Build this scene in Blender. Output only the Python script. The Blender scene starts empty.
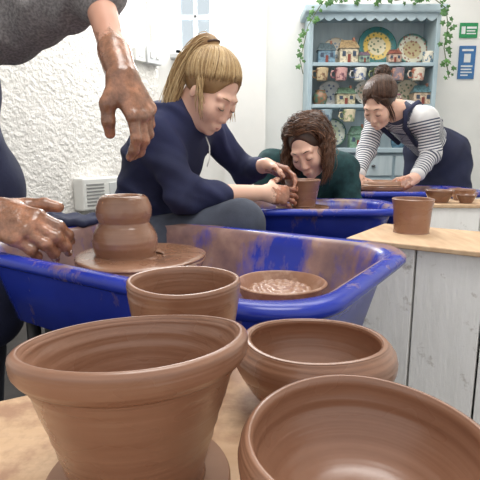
import bpy, bmesh, math, random
import numpy as np
random.seed(4); rng = np.random.default_rng(4)
SC = bpy.context.scene; COL = SC.collection
CZ = .95; CAM = np.array([0, 0, CZ]); FP = 470.; TA = math.radians(10.5); ca, sa = math.cos(TA), math.sin(TA)
def ray(px, py):
    u = (px-240)/FP; v = (240-py)/FP
    return np.array([u, ca+v*sa, -sa+v*ca])
def at(px, py, Y):
    d = ray(px, py); return CAM+d*(Y/d[1])
def atz(px, py, z):
    d = ray(px, py); return CAM+d*((z-CZ)/d[2])
def X(px, Y, z): return (px-240)/FP*(Y*ca-(z-CZ)*sa)
A3 = lambda *a: np.array(a, float)
def nz(v): v = np.asarray(v, float); return v/np.linalg.norm(v)
def lin(c): return tuple(((x/255)/12.92 if x/255 <= .04045 else ((x/255+.055)/1.055)**2.4) for x in c)+(1,)

# ---------------------------------------------------------------- materials
def base_mat(name, rough=.5, metal=0, coat=0):
    m = bpy.data.materials.new(name); m.use_nodes = True
    nt = m.node_tree; b = nt.nodes['Principled BSDF']
    b.inputs['Roughness'].default_value = rough; b.inputs['Metallic'].default_value = metal
    if coat: b.inputs['Coat Weight'].default_value = coat; b.inputs['Coat Roughness'].default_value = .25
    return m, nt, b
def coords(nt, stretch=(1, 1, 1)):
    tc = nt.nodes.new('ShaderNodeTexCoord'); mp = nt.nodes.new('ShaderNodeMapping')
    mp.inputs['Scale'].default_value = stretch
    nt.links.new(tc.outputs['Object'], mp.inputs['Vector']); return mp.outputs['Vector']
def noise(nt, vec, scale, detail=4, rough=.55):
    n = nt.nodes.new('ShaderNodeTexNoise'); n.inputs['Scale'].default_value = scale
    n.inputs['Detail'].default_value = detail; n.inputs['Roughness'].default_value = rough
    nt.links.new(vec, n.inputs['Vector']); return n.outputs['Fac']
def ramp(nt, fac, stops):
    r = nt.nodes.new('ShaderNodeValToRGB'); e = r.color_ramp.elements
    while len(e) < len(stops): e.new(.5)
    for i, (p, c) in enumerate(stops): e[i].position = p; e[i].color = c
    nt.links.new(fac, r.inputs['Fac']); return r.outputs['Color']
def mixc(nt, fac, a, b):
    m = nt.nodes.new('ShaderNodeMix'); m.data_type = 'RGBA'
    if isinstance(fac, float): m.inputs[0].default_value = fac
    else: nt.links.new(fac, m.inputs[0])
    for v, s in ((a, 6), (b, 7)):
        if isinstance(v, tuple): m.inputs[s].default_value = v
        else: nt.links.new(v, m.inputs[s])
    return m.outputs[2]
def bump(nt, b, h, strength, dist=.01):
    n = nt.nodes.new('ShaderNodeBump'); n.inputs['Strength'].default_value = strength; n.inputs['Distance'].default_value = dist
    nt.links.new(h, n.inputs['Height']); nt.links.new(n.outputs['Normal'], b.inputs['Normal'])
def M(name, c1, c2=None, scale=8, rough=.5, bs=0, bscale=30, dist=.005, metal=0, coat=0, stretch=(1, 1, 1), bstretch=None, lo=.35, hi=.65, smear=None):
    m, nt, b = base_mat(name, rough, metal, coat)
    v = coords(nt, stretch)
    if c2 is None: c2 = tuple(min(255, x*.93) for x in c1)
    col = ramp(nt, noise(nt, v, scale), [(lo, lin(c1)), (hi, lin(c2))])
    if smear:
        f = ramp(nt, noise(nt, coords(nt), smear[1], 6, .65), [(smear[2], (0, 0, 0, 1)), (smear[2]+.12, (1, 1, 1, 1))])
        col = mixc(nt, math_node(nt, 'MULTIPLY', f, smear[3]), col, lin(smear[0]))
    nt.links.new(col, b.inputs['Base Color'])
    if bs: bump(nt, b, noise(nt, v if bstretch is None else coords(nt, bstretch), bscale, 6), bs, dist)
    return m
def math_node(nt, op, a, b=None):
    n = nt.nodes.new('ShaderNodeMath'); n.operation = op
    for i, x in enumerate((a, b)):
        if x is None: continue
        if isinstance(x, (int, float)): n.inputs[i].default_value = x
        else: nt.links.new(x, n.inputs[i])
    return n.outputs[0]
def clay(name, c1, c2, rough=.36, coat=.4):
    m, nt, b = base_mat(name, rough, 0, coat)
    v = coords(nt, (1.2, 1.2, 12)); v2 = coords(nt)
    ringn = noise(nt, v, 4, 3, .5)
    col = ramp(nt, ringn, [(.25, lin(c1)), (.75, lin(c2))])
    blot = ramp(nt, noise(nt, coords(nt, (1, 1, 1.6)), 12, 3, .5), [(.4, (0, 0, 0, 1)), (.75, (1, 1, 1, 1))])
    light = tuple(min(255, x*1.07+3) for x in c2)
    nt.links.new(mixc(nt, math_node(nt, 'MULTIPLY', blot, .55), col, lin(light)), b.inputs['Base Color'])
    nt.links.new(math_node(nt, 'ADD', math_node(nt, 'MULTIPLY', blot, .22), rough-.1), b.inputs['Roughness'])
    h = math_node(nt, 'ADD', ringn, math_node(nt, 'MULTIPLY', noise(nt, v2, 40, 3), .35))
    h = math_node(nt, 'ADD', h, math_node(nt, 'MULTIPLY', noise(nt, coords(nt, (1.5, 1.5, 50)), 4, 2), .5))
    bump(nt, b, h, .4, .003)
    return m
CL1 = clay('fresh_clay', (137, 97, 75), (149, 109, 86))
CL2 = clay('wet_clay', (139, 99, 76), (155, 115, 91), .28, .6)
CL3 = clay('dark_wet_clay', (122, 84, 64), (138, 99, 76), .3, .5)
CL4 = clay('dry_clay', (156, 118, 95), (174, 136, 112), .4, .25)
def tray_mat(name, lo, hi, scale, amt):
    m, nt, b = base_mat(name, .3)
    v = coords(nt)
    blue = ramp(nt, noise(nt, v, 5, 3), [(.3, lin((28, 46, 152))), (.7, lin((40, 62, 180)))])
    n1 = noise(nt, coords(nt, (1, 1, .35)), scale, 8, .66)
    geo = nt.nodes.new('ShaderNodeSeparateXYZ'); tc = nt.nodes.new('ShaderNodeTexCoord'); nt.links.new(tc.outputs['Normal'], geo.inputs[0])
    up = math_node(nt, 'MULTIPLY', math_node(nt, 'MAXIMUM', geo.outputs['Z'], 0.0), .06)
    f = ramp(nt, math_node(nt, 'ADD', n1, up), [(lo, (0, 0, 0, 1)), (hi, (amt, amt, amt, 1))])
    mud = ramp(nt, noise(nt, v, 14, 5), [(.3, lin((118, 90, 78))), (.55, lin((152, 118, 98))), (.75, lin((180, 146, 122)))])
    nt.links.new(mixc(nt, f, blue, mud), b.inputs['Base Color'])
    nt.links.new(math_node(nt, 'ADD', math_node(nt, 'MULTIPLY', f, .1), .26), b.inputs['Roughness'])
    bump(nt, b, f, .3, .002)
    return m
TRAY = tray_mat('blue_plastic', .57, .65, 7, .85); TRAYIN = tray_mat('slip_smeared_blue_plastic', .43, .55, 5, .9)
def skin_mat(name, c1, c2, mud=(146, 96, 74), mud2=(110, 66, 48), amt=.6):
    m, nt, b = base_mat(name, .46)
    v = coords(nt)
    col = ramp(nt, noise(nt, v, 10, 2), [(.3, lin(c1)), (.7, lin(c2))])
    at_ = nt.nodes.new('ShaderNodeAttribute'); at_.attribute_name = 'mud'
    n = noise(nt, v, 22, 6, .65)
    fac = ramp(nt, math_node(nt, 'ADD', math_node(nt, 'MULTIPLY', at_.outputs['Fac'], amt), math_node(nt, 'MULTIPLY', math_node(nt, 'SUBTRACT', n, .4), 1.5)), [(.34, (0, 0, 0, 1)), (.46, (.97, .97, .97, 1))])
    fac = math_node(nt, 'MULTIPLY', fac, math_node(nt, 'MINIMUM', math_node(nt, 'MULTIPLY', at_.outputs['Fac'], 6.), 1.))   # clay only where hands have touched it
    mc = ramp(nt, noise(nt, v, 24, 6, .7), [(.3, lin(mud2)), (.48, lin(mud)), (.66, lin(tuple(min(255, x*1.32) for x in mud)))])
    nt.links.new(mixc(nt, fac, col, mc), b.inputs['Base Color'])
    nt.links.new(math_node(nt, 'SUBTRACT', .48, math_node(nt, 'MULTIPLY', fac, .24)), b.inputs['Roughness'])
    nt.links.new(math_node(nt, 'MULTIPLY', fac, .6), b.inputs['Coat Weight']); b.inputs['Coat Roughness'].default_value = .16
    b.inputs['Subsurface Weight'].default_value = .12
    b.inputs['Subsurface Radius'].default_value = (.012, .005, .003)
    bump(nt, b, math_node(nt, 'MULTIPLY', math_node(nt, 'MULTIPLY', fac, noise(nt, v, 38, 4, .55)), 2.8), .5, .003)
    return m
SK_A = skin_mat('skin_muddy', (214, 166, 144), (200, 148, 126), (146, 102, 78), (112, 75, 56), .8)
SK_B = skin_mat('skin_fair', (236, 194, 172), (230, 184, 162))
SK_C = skin_mat('skin_warm', (238, 198, 176), (232, 188, 166))
def hair_mat(name, c1, c2, rough=.4):
    return M(name, c1, c2, 30, rough, .25, 150, .002, lo=.3, hi=.7)
def strand_mat(name, c1, c2, c3):
    m, nt, b = base_mat(name, .38); a = nt.nodes.new('ShaderNodeAttribute'); a.attribute_name = 'tone'
    nt.links.new(ramp(nt, a.outputs['Fac'], [(0, lin(c1)), (.5, lin(c2)), (1, lin(c3))]), b.inputs['Base Color']); return m
HB = hair_mat('blonde_hair_base', (158, 126, 86), (138, 106, 70)); HC = hair_mat('dark_hair_base', (72, 48, 36), (54, 36, 27)); HD = hair_mat('brown_hair_base', (64, 43, 33), (48, 32, 25))
HBs = strand_mat('blonde_hair_strands', (124, 94, 60), (182, 150, 104), (224, 200, 156)); HCs = strand_mat('dark_hair_strands', (58, 38, 28), (98, 66, 47), (138, 97, 70)); HDs = strand_mat('brown_hair_strands', (50, 33, 25), (76, 51, 38), (106, 75, 56))
NAVY = M('navy_cotton', (40, 46, 84), (30, 35, 66), 6, .85, .3, 220, .002)
NAVY2 = M('navy_apron_cloth', (44, 50, 82), (32, 36, 62), 5, .8, .3, 200, .002)
GREYK = M('grey_marl_knit', (152, 149, 149), (108, 106, 108), 160, .9, .45, 260, .003)
GREYP = M('dark_grey_jersey', (78, 84, 98), (62, 67, 80), 12, .9, .3, 200, .002)
TEAL = M('dark_teal_wool', (32, 70, 72), (22, 52, 56), 40, .9, .4, 200, .003)
DENIM = M('dark_trousers', (44, 46, 58), (34, 36, 46), 12, .9, .3, 200, .002)
def stripes():
    m, nt, b = base_mat('striped_jersey', .85)
    a = nt.nodes.new('ShaderNodeAttribute'); a.attribute_name = 's'
    fr = math_node(nt, 'FRACT', math_node(nt, 'MULTIPLY', a.outputs['Fac'], 1/.0145))
    f = math_node(nt, 'GREATER_THAN', fr, .52)
    nt.links.new(mixc(nt, f, lin((222, 222, 222)), lin((74, 80, 100))), b.inputs['Base Color'])
    bump(nt, b, noise(nt, coords(nt), 200, 3), .2, .002)
    return m
STRIPE = stripes()
PLASTER = M('rough_white_plaster', (248, 245, 240), (236, 233, 228), 6, .9, .9, 34, .028)
WALL = M('smooth_white_wall', (244, 243, 239), (236, 236, 233), 3, .85, .15, 30, .004)
CEIL = M('white_ceiling', (247, 246, 242), (240, 239, 235), 3, .9)
FLOOR = M('dark_concrete_floor', (66, 62, 60), (48, 45, 44), 5, .8, .2, 40, .004)
PLY = M('clay_smeared_plywood', (214, 182, 148), (198, 162, 126), 3, .5, .15, 20, .002, stretch=(2, 14, 14), smear=((160, 120, 96), 11, .46, .8))
PLYE = M('board_wood', (216, 186, 152), (198, 164, 130), 3, .6, .15, 20, .002, stretch=(14, 3, 14))
WPAINT = M('scuffed_white_paint', (255, 254, 251), (244, 243, 239), 6, .6, .6, 24, .004, stretch=(4, 4, .7), lo=.45, hi=.8, smear=((140, 126, 108), 16, .6, .75))
WPLAST = M('white_plastic', (232, 232, 228), (222, 222, 218), 5, .4)
GPLAST = M('grey_white_plastic', (206, 208, 208), (190, 192, 194), 5, .45)
GRILLE = M('grey_vent_plastic', (150, 150, 148), (136, 136, 136), 5, .5)
FRAME = M('white_window_paint', (216, 220, 222), (204, 209, 212), 5, .5)
BLACK = M('black_metal', (26, 26, 28), (16, 16, 18), 6, .5)
STEEL = M('grey_steel', (120, 122, 126), (90, 92, 96), 6, .4, metal=.8)
DRESS = M('pale_blue_grey_paint', (182, 200, 208), (164, 185, 195), 4, .6, .15, 30, .002)
DRESSB = M('pale_back_boards', (200, 214, 219), (184, 200, 207), 4, .7, stretch=(8, 8, 1))
def pane_mat():
    m = bpy.data.materials.new('window_glass'); m.use_nodes = True; nt = m.node_tree; nt.nodes.clear()
    o = nt.nodes.new('ShaderNodeOutputMaterial'); mx = nt.nodes.new('ShaderNodeMixShader'); t = nt.nodes.new('ShaderNodeBsdfTransparent'); g = nt.nodes.new('ShaderNodeBsdfGlossy')
    t.inputs['Color'].default_value = (.9, .96, 1, 1); g.inputs['Roughness'].default_value = .05; mx.inputs[0].default_value = .04
    nt.links.new(t.outputs[0], mx.inputs[1]); nt.links.new(g.outputs[0], mx.inputs[2]); nt.links.new(mx.outputs[0], o.inputs[0]); return m
def P(name, c, rough=.35): return M(name, c, None, 20, rough)
LIPS = P('lip_colour', (206, 142, 128)); DARKL = P('dark_lash', (80, 58, 50)); BROWH = P('brow_hair', (166, 130, 100)); NAILM = P('muddy_nail', (156, 114, 92))

# ---------------------------------------------------------------- object helpers
ORG = {}
def tag(o, label=None, cat=None, group=None, kind=None):
    if label: o['label'] = label
    if cat: o['category'] = cat
    if group: o['group'] = group
    if kind: o['kind'] = kind
    return o
def thing(name, loc, label, cat, group=None):
    o = bpy.data.objects.new(name, None); COL.objects.link(o); o.location = loc; o.empty_display_size = .05
    ORG[o.name] = np.array(loc, float); return tag(o, label, cat, group)
def mk(name, V, F, mat, parent=None, origin=None, smooth=True, bevel=0, recalc=True):
    V = np.asarray(V, float)
    if parent is not None: o0 = ORG[parent.name]
    elif origin is not None: o0 = np.array(origin, float)
    else: o0 = A3((V[:, 0].min()+V[:, 0].max())/2, (V[:, 1].min()+V[:, 1].max())/2, V[:, 2].min())
    me = bpy.data.meshes.new(name); me.from_pydata((V-o0).tolist(), [], [list(map(int, f)) for f in F])
    if recalc:
        bm = bmesh.new(); bm.from_mesh(me); bmesh.ops.recalc_face_normals(bm, faces=bm.faces); bm.to_mesh(me); bm.free()
    return _link(name, me, mat, parent, o0, smooth, bevel)
def _link(name, me, mat, parent, o0, smooth=True, bevel=0):
    me.materials.append(mat)
    me.polygons.foreach_set('use_smooth', [smooth]*len(me.polygons)); me.update()
    o = bpy.data.objects.new(name, me); COL.objects.link(o)
    if parent is not None: o.parent = parent
    else: o.location = o0
    ORG[o.name] = o0
    if bevel:
        b = o.modifiers.new('bevel', 'BEVEL'); b.width = bevel; b.segments = 2; b.limit_method = 'ANGLE'
    return o
class MB:
    def __init__(s): s.V = []; s.F = []
    def add(s, V, F):
        n = len(s.V); s.V += [tuple(v) for v in V]; s.F += [[i+n for i in f] for f in F]; return s
    def box(s, c, h, ax=None):
        ax = np.eye(3) if ax is None else np.asarray(ax, float)
        V = [np.asarray(c)+ax[0]*h[0]*i+ax[1]*h[1]*j+ax[2]*h[2]*k for i in (-1, 1) for j in (-1, 1) for k in (-1, 1)]
        return s.add(V, [(0, 1, 3, 2), (4, 6, 7, 5), (0, 4, 5, 1), (2, 3, 7, 6), (0, 2, 6, 4), (1, 5, 7, 3)])
    def bb(s, x0, x1, y0, y1, z0, z1): return s.box(((x0+x1)/2, (y0+y1)/2, (z0+z1)/2), ((x1-x0)/2, (y1-y0)/2, (z1-z0)/2))
    def prism(s, poly, z0, z1):
        n = len(poly); V = [(*p, z0) for p in poly]+[(*p, z1) for p in poly]
        return s.add(V, [tuple(range(n)), tuple(range(n, 2*n))]+[(i, (i+1) % n, n+(i+1) % n, n+i) for i in range(n)])
    def tube(s, pts, r, n=10):
        pts = [np.asarray(p, float) for p in pts]; m = len(pts)
        rs = [r]*m if np.isscalar(r) else list(r); V = []; F = []
        prev = None
        for i in range(m):
            t = nz(pts[min(i+1, m-1)]-pts[max(i-1, 0)])
            if prev is None:
                a = A3(0, 0, 1) if abs(t[2]) < .9 else A3(1, 0, 0); x = nz(np.cross(t, a))
            else: x = nz(prev-t*np.dot(prev, t))
            prev = x; y = np.cross(t, x)
            for k in range(n):
                q = 2*math.pi*k/n; V.append(pts[i]+rs[i]*(math.cos(q)*x+math.sin(q)*y))
        for i in range(m-1):
            for k in range(n): F.append((i*n+k, i*n+(k+1) % n, (i+1)*n+(k+1) % n, (i+1)*n+k))
        F.append(tuple(range(n))); F.append(tuple(range((m-1)*n, m*n)))
        return s.add(V, F)
    def lathe(s, prof, c=(0, 0, 0), n=64, wob=0, ph=0):
        V = []; rows = []
        for r, z in prof:
            if r < 1e-6: rows.append([len(V)]); V.append((c[0], c[1], c[2]+z))
            else:
                rows.append(list(range(len(V), len(V)+n)))
                for k in range(n):
                    q = 2*math.pi*k/n; w = 1+wob*math.sin(2*q+ph)+wob*.5*math.sin(3*q+2*ph)
                    V.append((c[0]+r*w*math.cos(q), c[1]+r*w*math.sin(q), c[2]+z))
        F = []
        for a, b in zip(rows[:-1], rows[1:]):
            for k in range(n):
                k2 = (k+1) % n
                if len(a) == 1 and len(b) == 1: continue
                if len(a) == 1: F.append((a[0], b[k], b[k2]))
                elif len(b) == 1: F.append((a[k], a[k2], b[0]))
                else: F.append((a[k], a[k2], b[k2], b[k]))
        return s.add(V, F)
    def build(s, name, mat, parent=None, origin=None, smooth=False, bevel=0): return mk(name, s.V, s.F, mat, parent, origin, smooth, bevel)
def smoothprof(p, k=5, groove=0, seed=0):
    p = np.array(p, float); out = []
    r_ = np.random.default_rng(seed)
    for i in range(len(p)-1):
        p0 = p[max(i-1, 0)]; p1 = p[i]; p2 = p[i+1]; p3 = p[min(i+2, len(p)-1)]
        for j in range(k):
            t = j/k
            q = .5*((2*p1)+(-p0+p2)*t+(2*p0-5*p1+4*p2-p3)*t*t+(-p0+3*p1-3*p2+p3)*t**3)
            if groove and q[0] > .012: q = q+A3(groove*r_.uniform(-1, 1), 0)
            out.append((max(q[0], 0), q[1]))
    out.append(tuple(p[-1])); out[0] = tuple(p[0])
    return out

# ---------------------------------------------------------------- smooth-union surfaces for bodies, cloth and hair
class SDF:
    def __init__(s): s.p = []; s.planes = []
    def cap(s, a, b, ra, rb=None, k=.02, s0=0., op=1):
        s.p.append(('c', np.asarray(a, float), np.asarray(b, float), ra, ra if rb is None else rb, k, s0, op)); return s
    def ell(s, c, r, R=None, k=.02, s0=0., op=1):
        s.p.append(('e', np.asarray(c, float), np.asarray(r, float), np.eye(3) if R is None else np.asarray(R, float), None, k, s0, op)); return s
    def chain(s, pts, rs, k=.004):
        for i in range(len(pts)-1): s.cap(pts[i], pts[i+1], rs[i], rs[i+1], k)
        return s
    def plane(s, pt, n): s.planes.append((np.asarray(pt, float), nz(n))); return s   # keeps the side the normal points away from
    @staticmethod
    def ev(p, x, y, z):
        if p[0] == 'c':
            a, b, ra, rb = p[1:5]; ba = b-a; L2 = max(float(ba@ba), 1e-12)
            dx, dy, dz = x-a[0], y-a[1], z-a[2]
            h = np.clip((dx*ba[0]+dy*ba[1]+dz*ba[2])/L2, 0, 1)
            return np.sqrt((dx-h*ba[0])**2+(dy-h*ba[1])**2+(dz-h*ba[2])**2)-(ra+(rb-ra)*h), h
        c, r, R = p[1:4]; dx, dy, dz = x-c[0], y-c[1], z-c[2]
        q = [(dx*R[i][0]+dy*R[i][1]+dz*R[i][2]) for i in range(3)]
        k0 = np.sqrt(sum((q[i]/r[i])**2 for i in range(3))); k1 = np.sqrt(sum((q[i]/r[i]**2)**2 for i in range(3)))
        return k0*(k0-1)/np.maximum(k1, 1e-6), q[2]
    def bounds(s, p):
        if p[0] == 'c':
            m = max(p[3], p[4]); return np.minimum(p[1], p[2])-m, np.maximum(p[1], p[2])+m
        e = np.sqrt(sum((p[3][i]*p[2][i])**2 for i in range(3))); return p[1]-e, p[1]+e
    def surface(s, vox):
        pos = [p for p in s.p if p[7] == 1]
        lo = np.min([s.bounds(p)[0] for p in pos], 0)-.02; hi = np.max([s.bounds(p)[1] for p in pos], 0)+.02
        n = np.ceil((hi-lo)/vox).astype(int)+1
        ax = [(lo[i]+vox*np.arange(n[i])).astype(np.float32) for i in range(3)]
        G = np.full(n, .05, np.float32)
        for p in s.p:
            b0, b1 = s.bounds(p); pad = max(p[5], .012)+vox*2
            i0 = np.clip(np.floor((b0-pad-lo)/vox).astype(int), 0, n-1); i1 = np.clip(np.ceil((b1+pad-lo)/vox).astype(int)+1, 1, n)
            if np.any(i1 <= i0): continue
            sl = tuple(slice(i0[i], i1[i]) for i in range(3))
            d, _ = s.ev(p, ax[0][sl[0]][:, None, None], ax[1][sl[1]][None, :, None], ax[2][sl[2]][None, None, :])
            a = G[sl]; k = p[5]
            if p[7] == 1:
                h = np.maximum(k-np.abs(a-d), 0)/k; G[sl] = np.minimum(a, d)-h*h*k*.25
            else:
                h = np.maximum(k-np.abs(a+d), 0)/k; G[sl] = np.maximum(a, -d)+h*h*k*.25
        for pt, nn in s.planes:
            d = (ax[0][:, None, None]-pt[0])*nn[0]+(ax[1][None, :, None]-pt[1])*nn[1]+(ax[2][None, None, :]-pt[2])*nn[2]
            G = np.maximum(G, d.astype(np.float32))
        I = G < 0
        cnt = np.zeros(n-1, np.uint8)
        for i in (0, 1):
            for j in (0, 1):
                for k in (0, 1): cnt += I[i:n[0]-1+i, j:n[1]-1+j, k:n[2]-1+k]
        act = (cnt > 0) & (cnt < 8); cells = np.argwhere(act)
        idx = np.full(n-1, -1, np.int32); idx[act] = np.arange(len(cells))
        cs = [(i, j, k) for i in (0, 1) for j in (0, 1) for k in (0, 1)]
        fv = {c: G[cells[:, 0]+c[0], cells[:, 1]+c[1], cells[:, 2]+c[2]] for c in cs}
        acc = np.zeros((len(cells), 3)); num = np.zeros(len(cells))
        for c in cs:
            for a_ in range(3):
                if c[a_] == 0:
                    d = list(c); d[a_] = 1; fa, fb = fv[c], fv[tuple(d)]
                    mk_ = (fa < 0) != (fb < 0); t = np.where(mk_, fa/np.where(mk_, fa-fb, 1), 0)
                    pt = np.tile(np.array(c, float), (len(cells), 1)); pt[:, a_] += t
                    acc += pt*mk_[:, None]; num += mk_
        V = lo+(cells+acc/num[:, None])*vox
        Q = []
        for a_ in range(3):
            b_, c_ = (a_+1) % 3, (a_+2) % 3
            s0 = [slice(1, -1)]*3; s1 = [slice(1, -1)]*3
            s0[a_] = slice(0, -1); s1[a_] = slice(1, None)
            A_ = I[tuple(s0)]; B_ = I[tuple(s1)]
            for w, rev in ((A_ & ~B_, False), (~A_ & B_, True)):
                e = np.argwhere(w)
                if not len(e): continue
                off = np.array([1, 1, 1]); off[a_] = 0; e = e+off
                def cell(db, dc):
                    q = e.copy(); q[:, b_] += db; q[:, c_] += dc; return idx[q[:, 0], q[:, 1], q[:, 2]]
                f = np.stack([cell(-1, -1), cell(0, -1), cell(0, 0), cell(-1, 0)], 1)
                Q.append(f[:, ::-1] if rev else f)
        return V, np.concatenate(Q)
    def build(s, name, vox, mat, parent=None, origin=None, mud=None, stripe=False, wrinkle=0, wscale=30):
        V, Q = s.surface(vox)
        o0 = ORG[parent.name] if parent is not None else np.array(origin, float)
        def fill(VV):
            me.vertices.foreach_set('co', (VV-o0).astype(np.float32).ravel())
        me = bpy.data.meshes.new(name)
        me.vertices.add(len(V)); fill(V)
        me.loops.add(Q.size); me.loops.foreach_set('vertex_index', Q.astype(np.int32).ravel())
        me.polygons.add(len(Q)); me.polygons.foreach_set('loop_start', (np.arange(len(Q))*4).astype(np.int32))
        me.update(calc_edges=True)
        if wrinkle:
            N = np.zeros(len(V)*3, np.float32); me.vertices.foreach_get('normal', N); N = N.reshape(-1, 3)
            w = wscale; q = V+.35/w*np.sin(V[:, [1, 2, 0]]*w*.8+1)+.25/w*np.sin(V[:, [2, 0, 1]]*w*1.7+2)
            r1 = .5+.5*np.cos(2*(q[:, 2]*w*1.1+q[:, 0]*w*.7+q[:, 1]*w*.5)); r2 = .5+.5*np.cos(2*(q[:, 2]*w*.7-q[:, 0]*w*.9+q[:, 1]*w*.3+1.3))
            d = .9*r1**2*(.5+.5*np.sin(q[:, 0]*w*.5+q[:, 1]*w*.6))+.7*r2**2*(.5+.5*np.sin(q[:, 2]*w*.6+2))-.3
            fill(V+N*(wrinkle*d)[:, None])
        if mud is not None:
            at_ = me.attributes.new('mud', 'FLOAT', 'POINT'); at_.data.foreach_set('value', mud(V).astype(np.float32))
        if stripe:
            best = np.full(len(V), 9.); S = np.zeros(len(V))
            for p in s.p:
                if p[6] is None: continue
                d, h = s.ev(p, V[:, 0], V[:, 1], V[:, 2])
                val = p[6]+(h*np.linalg.norm(p[2]-p[1]) if p[0] == 'c' else h)
                m_ = d < best; S[m_] = val[m_]; best[m_] = d[m_]
            at_ = me.attributes.new('s', 'FLOAT', 'POINT'); at_.data.foreach_set('value', S.astype(np.float32))
        return _link(name, me, mat, parent, o0)
def strands(curves, r, mat, parent, n=4):
    m = MB(); tone = []
    for c in curves:
        k = len(c); m.tube(c, [r*.5]+[r]*(k-2)+[r*.4], n); tone += [float(np.clip(.5+.24*rng.normal(), 0, 1))]*(k*n)
    o = m.build('hair_strands', mat, parent, smooth=True)
    a = o.data.attributes.new('tone', 'FLOAT', 'POINT'); a.data.foreach_set('value', np.array(tone, np.float32)); return o

# ---------------------------------------------------------------- human figure kit
def basis(f, u):
    f = nz(f); r = nz(np.cross(f, u)); u = np.cross(r, f); return r, f, u
class Head:
    def __init__(s, c, f, u, sc=1.): s.c = np.asarray(c, float); s.r, s.f, s.u = basis(f, u); s.s = sc; s.R = [s.r, s.f, s.u]
    def w(s, x, y, z): return s.c+s.s*(x*s.r+y*s.f+z*s.u)
    def skin(s, S, neck):
        k = s.s; e = lambda c, r, kk=.02, op=1: S.ell(s.w(*c), np.array(r)*k, s.R, kk, 0, op)
        e((0, -.016, .036), (.072, .092, .084)); e((0, .022, -.03), (.056, .067, .08), .03)
        e((0, .038, -.083), (.036, .042, .032), .03); S.ell(s.w(0, .076, -.097), A3(.014, .011, .011)*k, s.R, .02)
        for q in (-1, 1):
            e((q*.037, .060, -.030), (.022, .025, .026), .03)
            e((q*.032, .1, .002), (.016, .010, .008), .018, -1)
            e((q*.031, .080, .0), (.0145, .0130, .0120), .009)
            e((q*.070, -.004, -.010), (.006, .0135, .022), .006)
            S.cap(s.w(q*.013, .083, .028), s.w(q*.044, .072, .024), .006*k, .005*k, .02)
            S.cap(s.w(q*.008, .0945, -.040), s.w(q*.009, .092, -.042), .006*k, .0058*k, .008)
        S.cap(s.w(0, .086, .008), s.w(0, .0995, -.035), .006*k, .0082*k, .016)
        S.cap(s.w(-.016, .089, -.066), s.w(.016, .089, -.066), .0056*k, None, .012)
        S.cap(s.w(-.013, .087, -.076), s.w(.013, .087, -.076), .0064*k, None, .012)
        S.cap(s.w(0, -.03, -.05), neck, .048*k, .053*k, .03)
    def details(s, par, brow=BROWH):
        for q in (-1, 1):
            mk_ = MB().tube([s.w(q*.018, .0905, -.002), s.w(q*.026, .0938, -.006), s.w(q*.036, .0918, -.006), s.w(q*.044, .085, -.002)], [.0008, .0015, .0016, .0008], 6); mk_.build('eyelashes', DARKL, par, smooth=True)
            MB().tube([s.w(q*.015, .0908, .027), s.w(q*.028, .0872, .031), s.w(q*.043, .0756, .028)], [.0012, .0025, .001], 6).build('eyebrow', brow, par, smooth=True)
        MB().tube([s.w(-.021, .084, -.071), s.w(-.01, .092, -.069), s.w(0, .094, -.071), s.w(.01, .092, -.069), s.w(.021, .084, -.071)], [.001, .0040, .0046, .0040, .001], 8).build('mouth', LIPS, par, smooth=True)
    def hd(s, d, g=1.0):     # point on the hair ellipsoid in local direction d
        d = nz(d); return s.w(d[0]*.077*g, -.0185+d[1]*.0965*g, .040+d[2]*.089*g)
    def cap_hair(s, S, g=1.):
        S.ell(s.w(0, -.0195, .040), A3(.077, .0965, .089)*g*s.s, s.R, .01)
        S.ell(s.w(0, .100, -.03), A3(.069, .075, .122)*s.s, s.R, .008, 0, -1)
def hairline(ph):
    c = math.cos(ph); return nz(A3(math.sin(ph), .75*c+.12, .1+.44*c)) if c > 0 else nz(A3(math.sin(ph), .85*c+.12, .1+.5*c))
def pulled_back(H, S, bun, n):
    """hair swept from the hairline to a tie; returns fine strand curves laid over the smooth cap"""
    lift = lambda t, ph: A3(0, 0, .5*math.sin(t*math.pi)*max(0, math.cos(ph)))
    cur = []
    for i in range(n):
        ph = rng.uniform(0, 2*math.pi); st = nz(hairline(ph)+.05*rng.normal(size=3)-A3(0, 0, .14*abs(math.sin(ph)))); g = rng.uniform(0, .03); a = .03*rng.normal(size=3)
        cur.append([H.hd(st*(1-t)+nz(bun)*t+lift(t, ph)+a*math.sin(t*3.1), 1.0+.045*math.sin(min(1, t*2)*1.57)+.02*t+g) for t in np.linspace(0, 1, 11)])
    return cur
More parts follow.
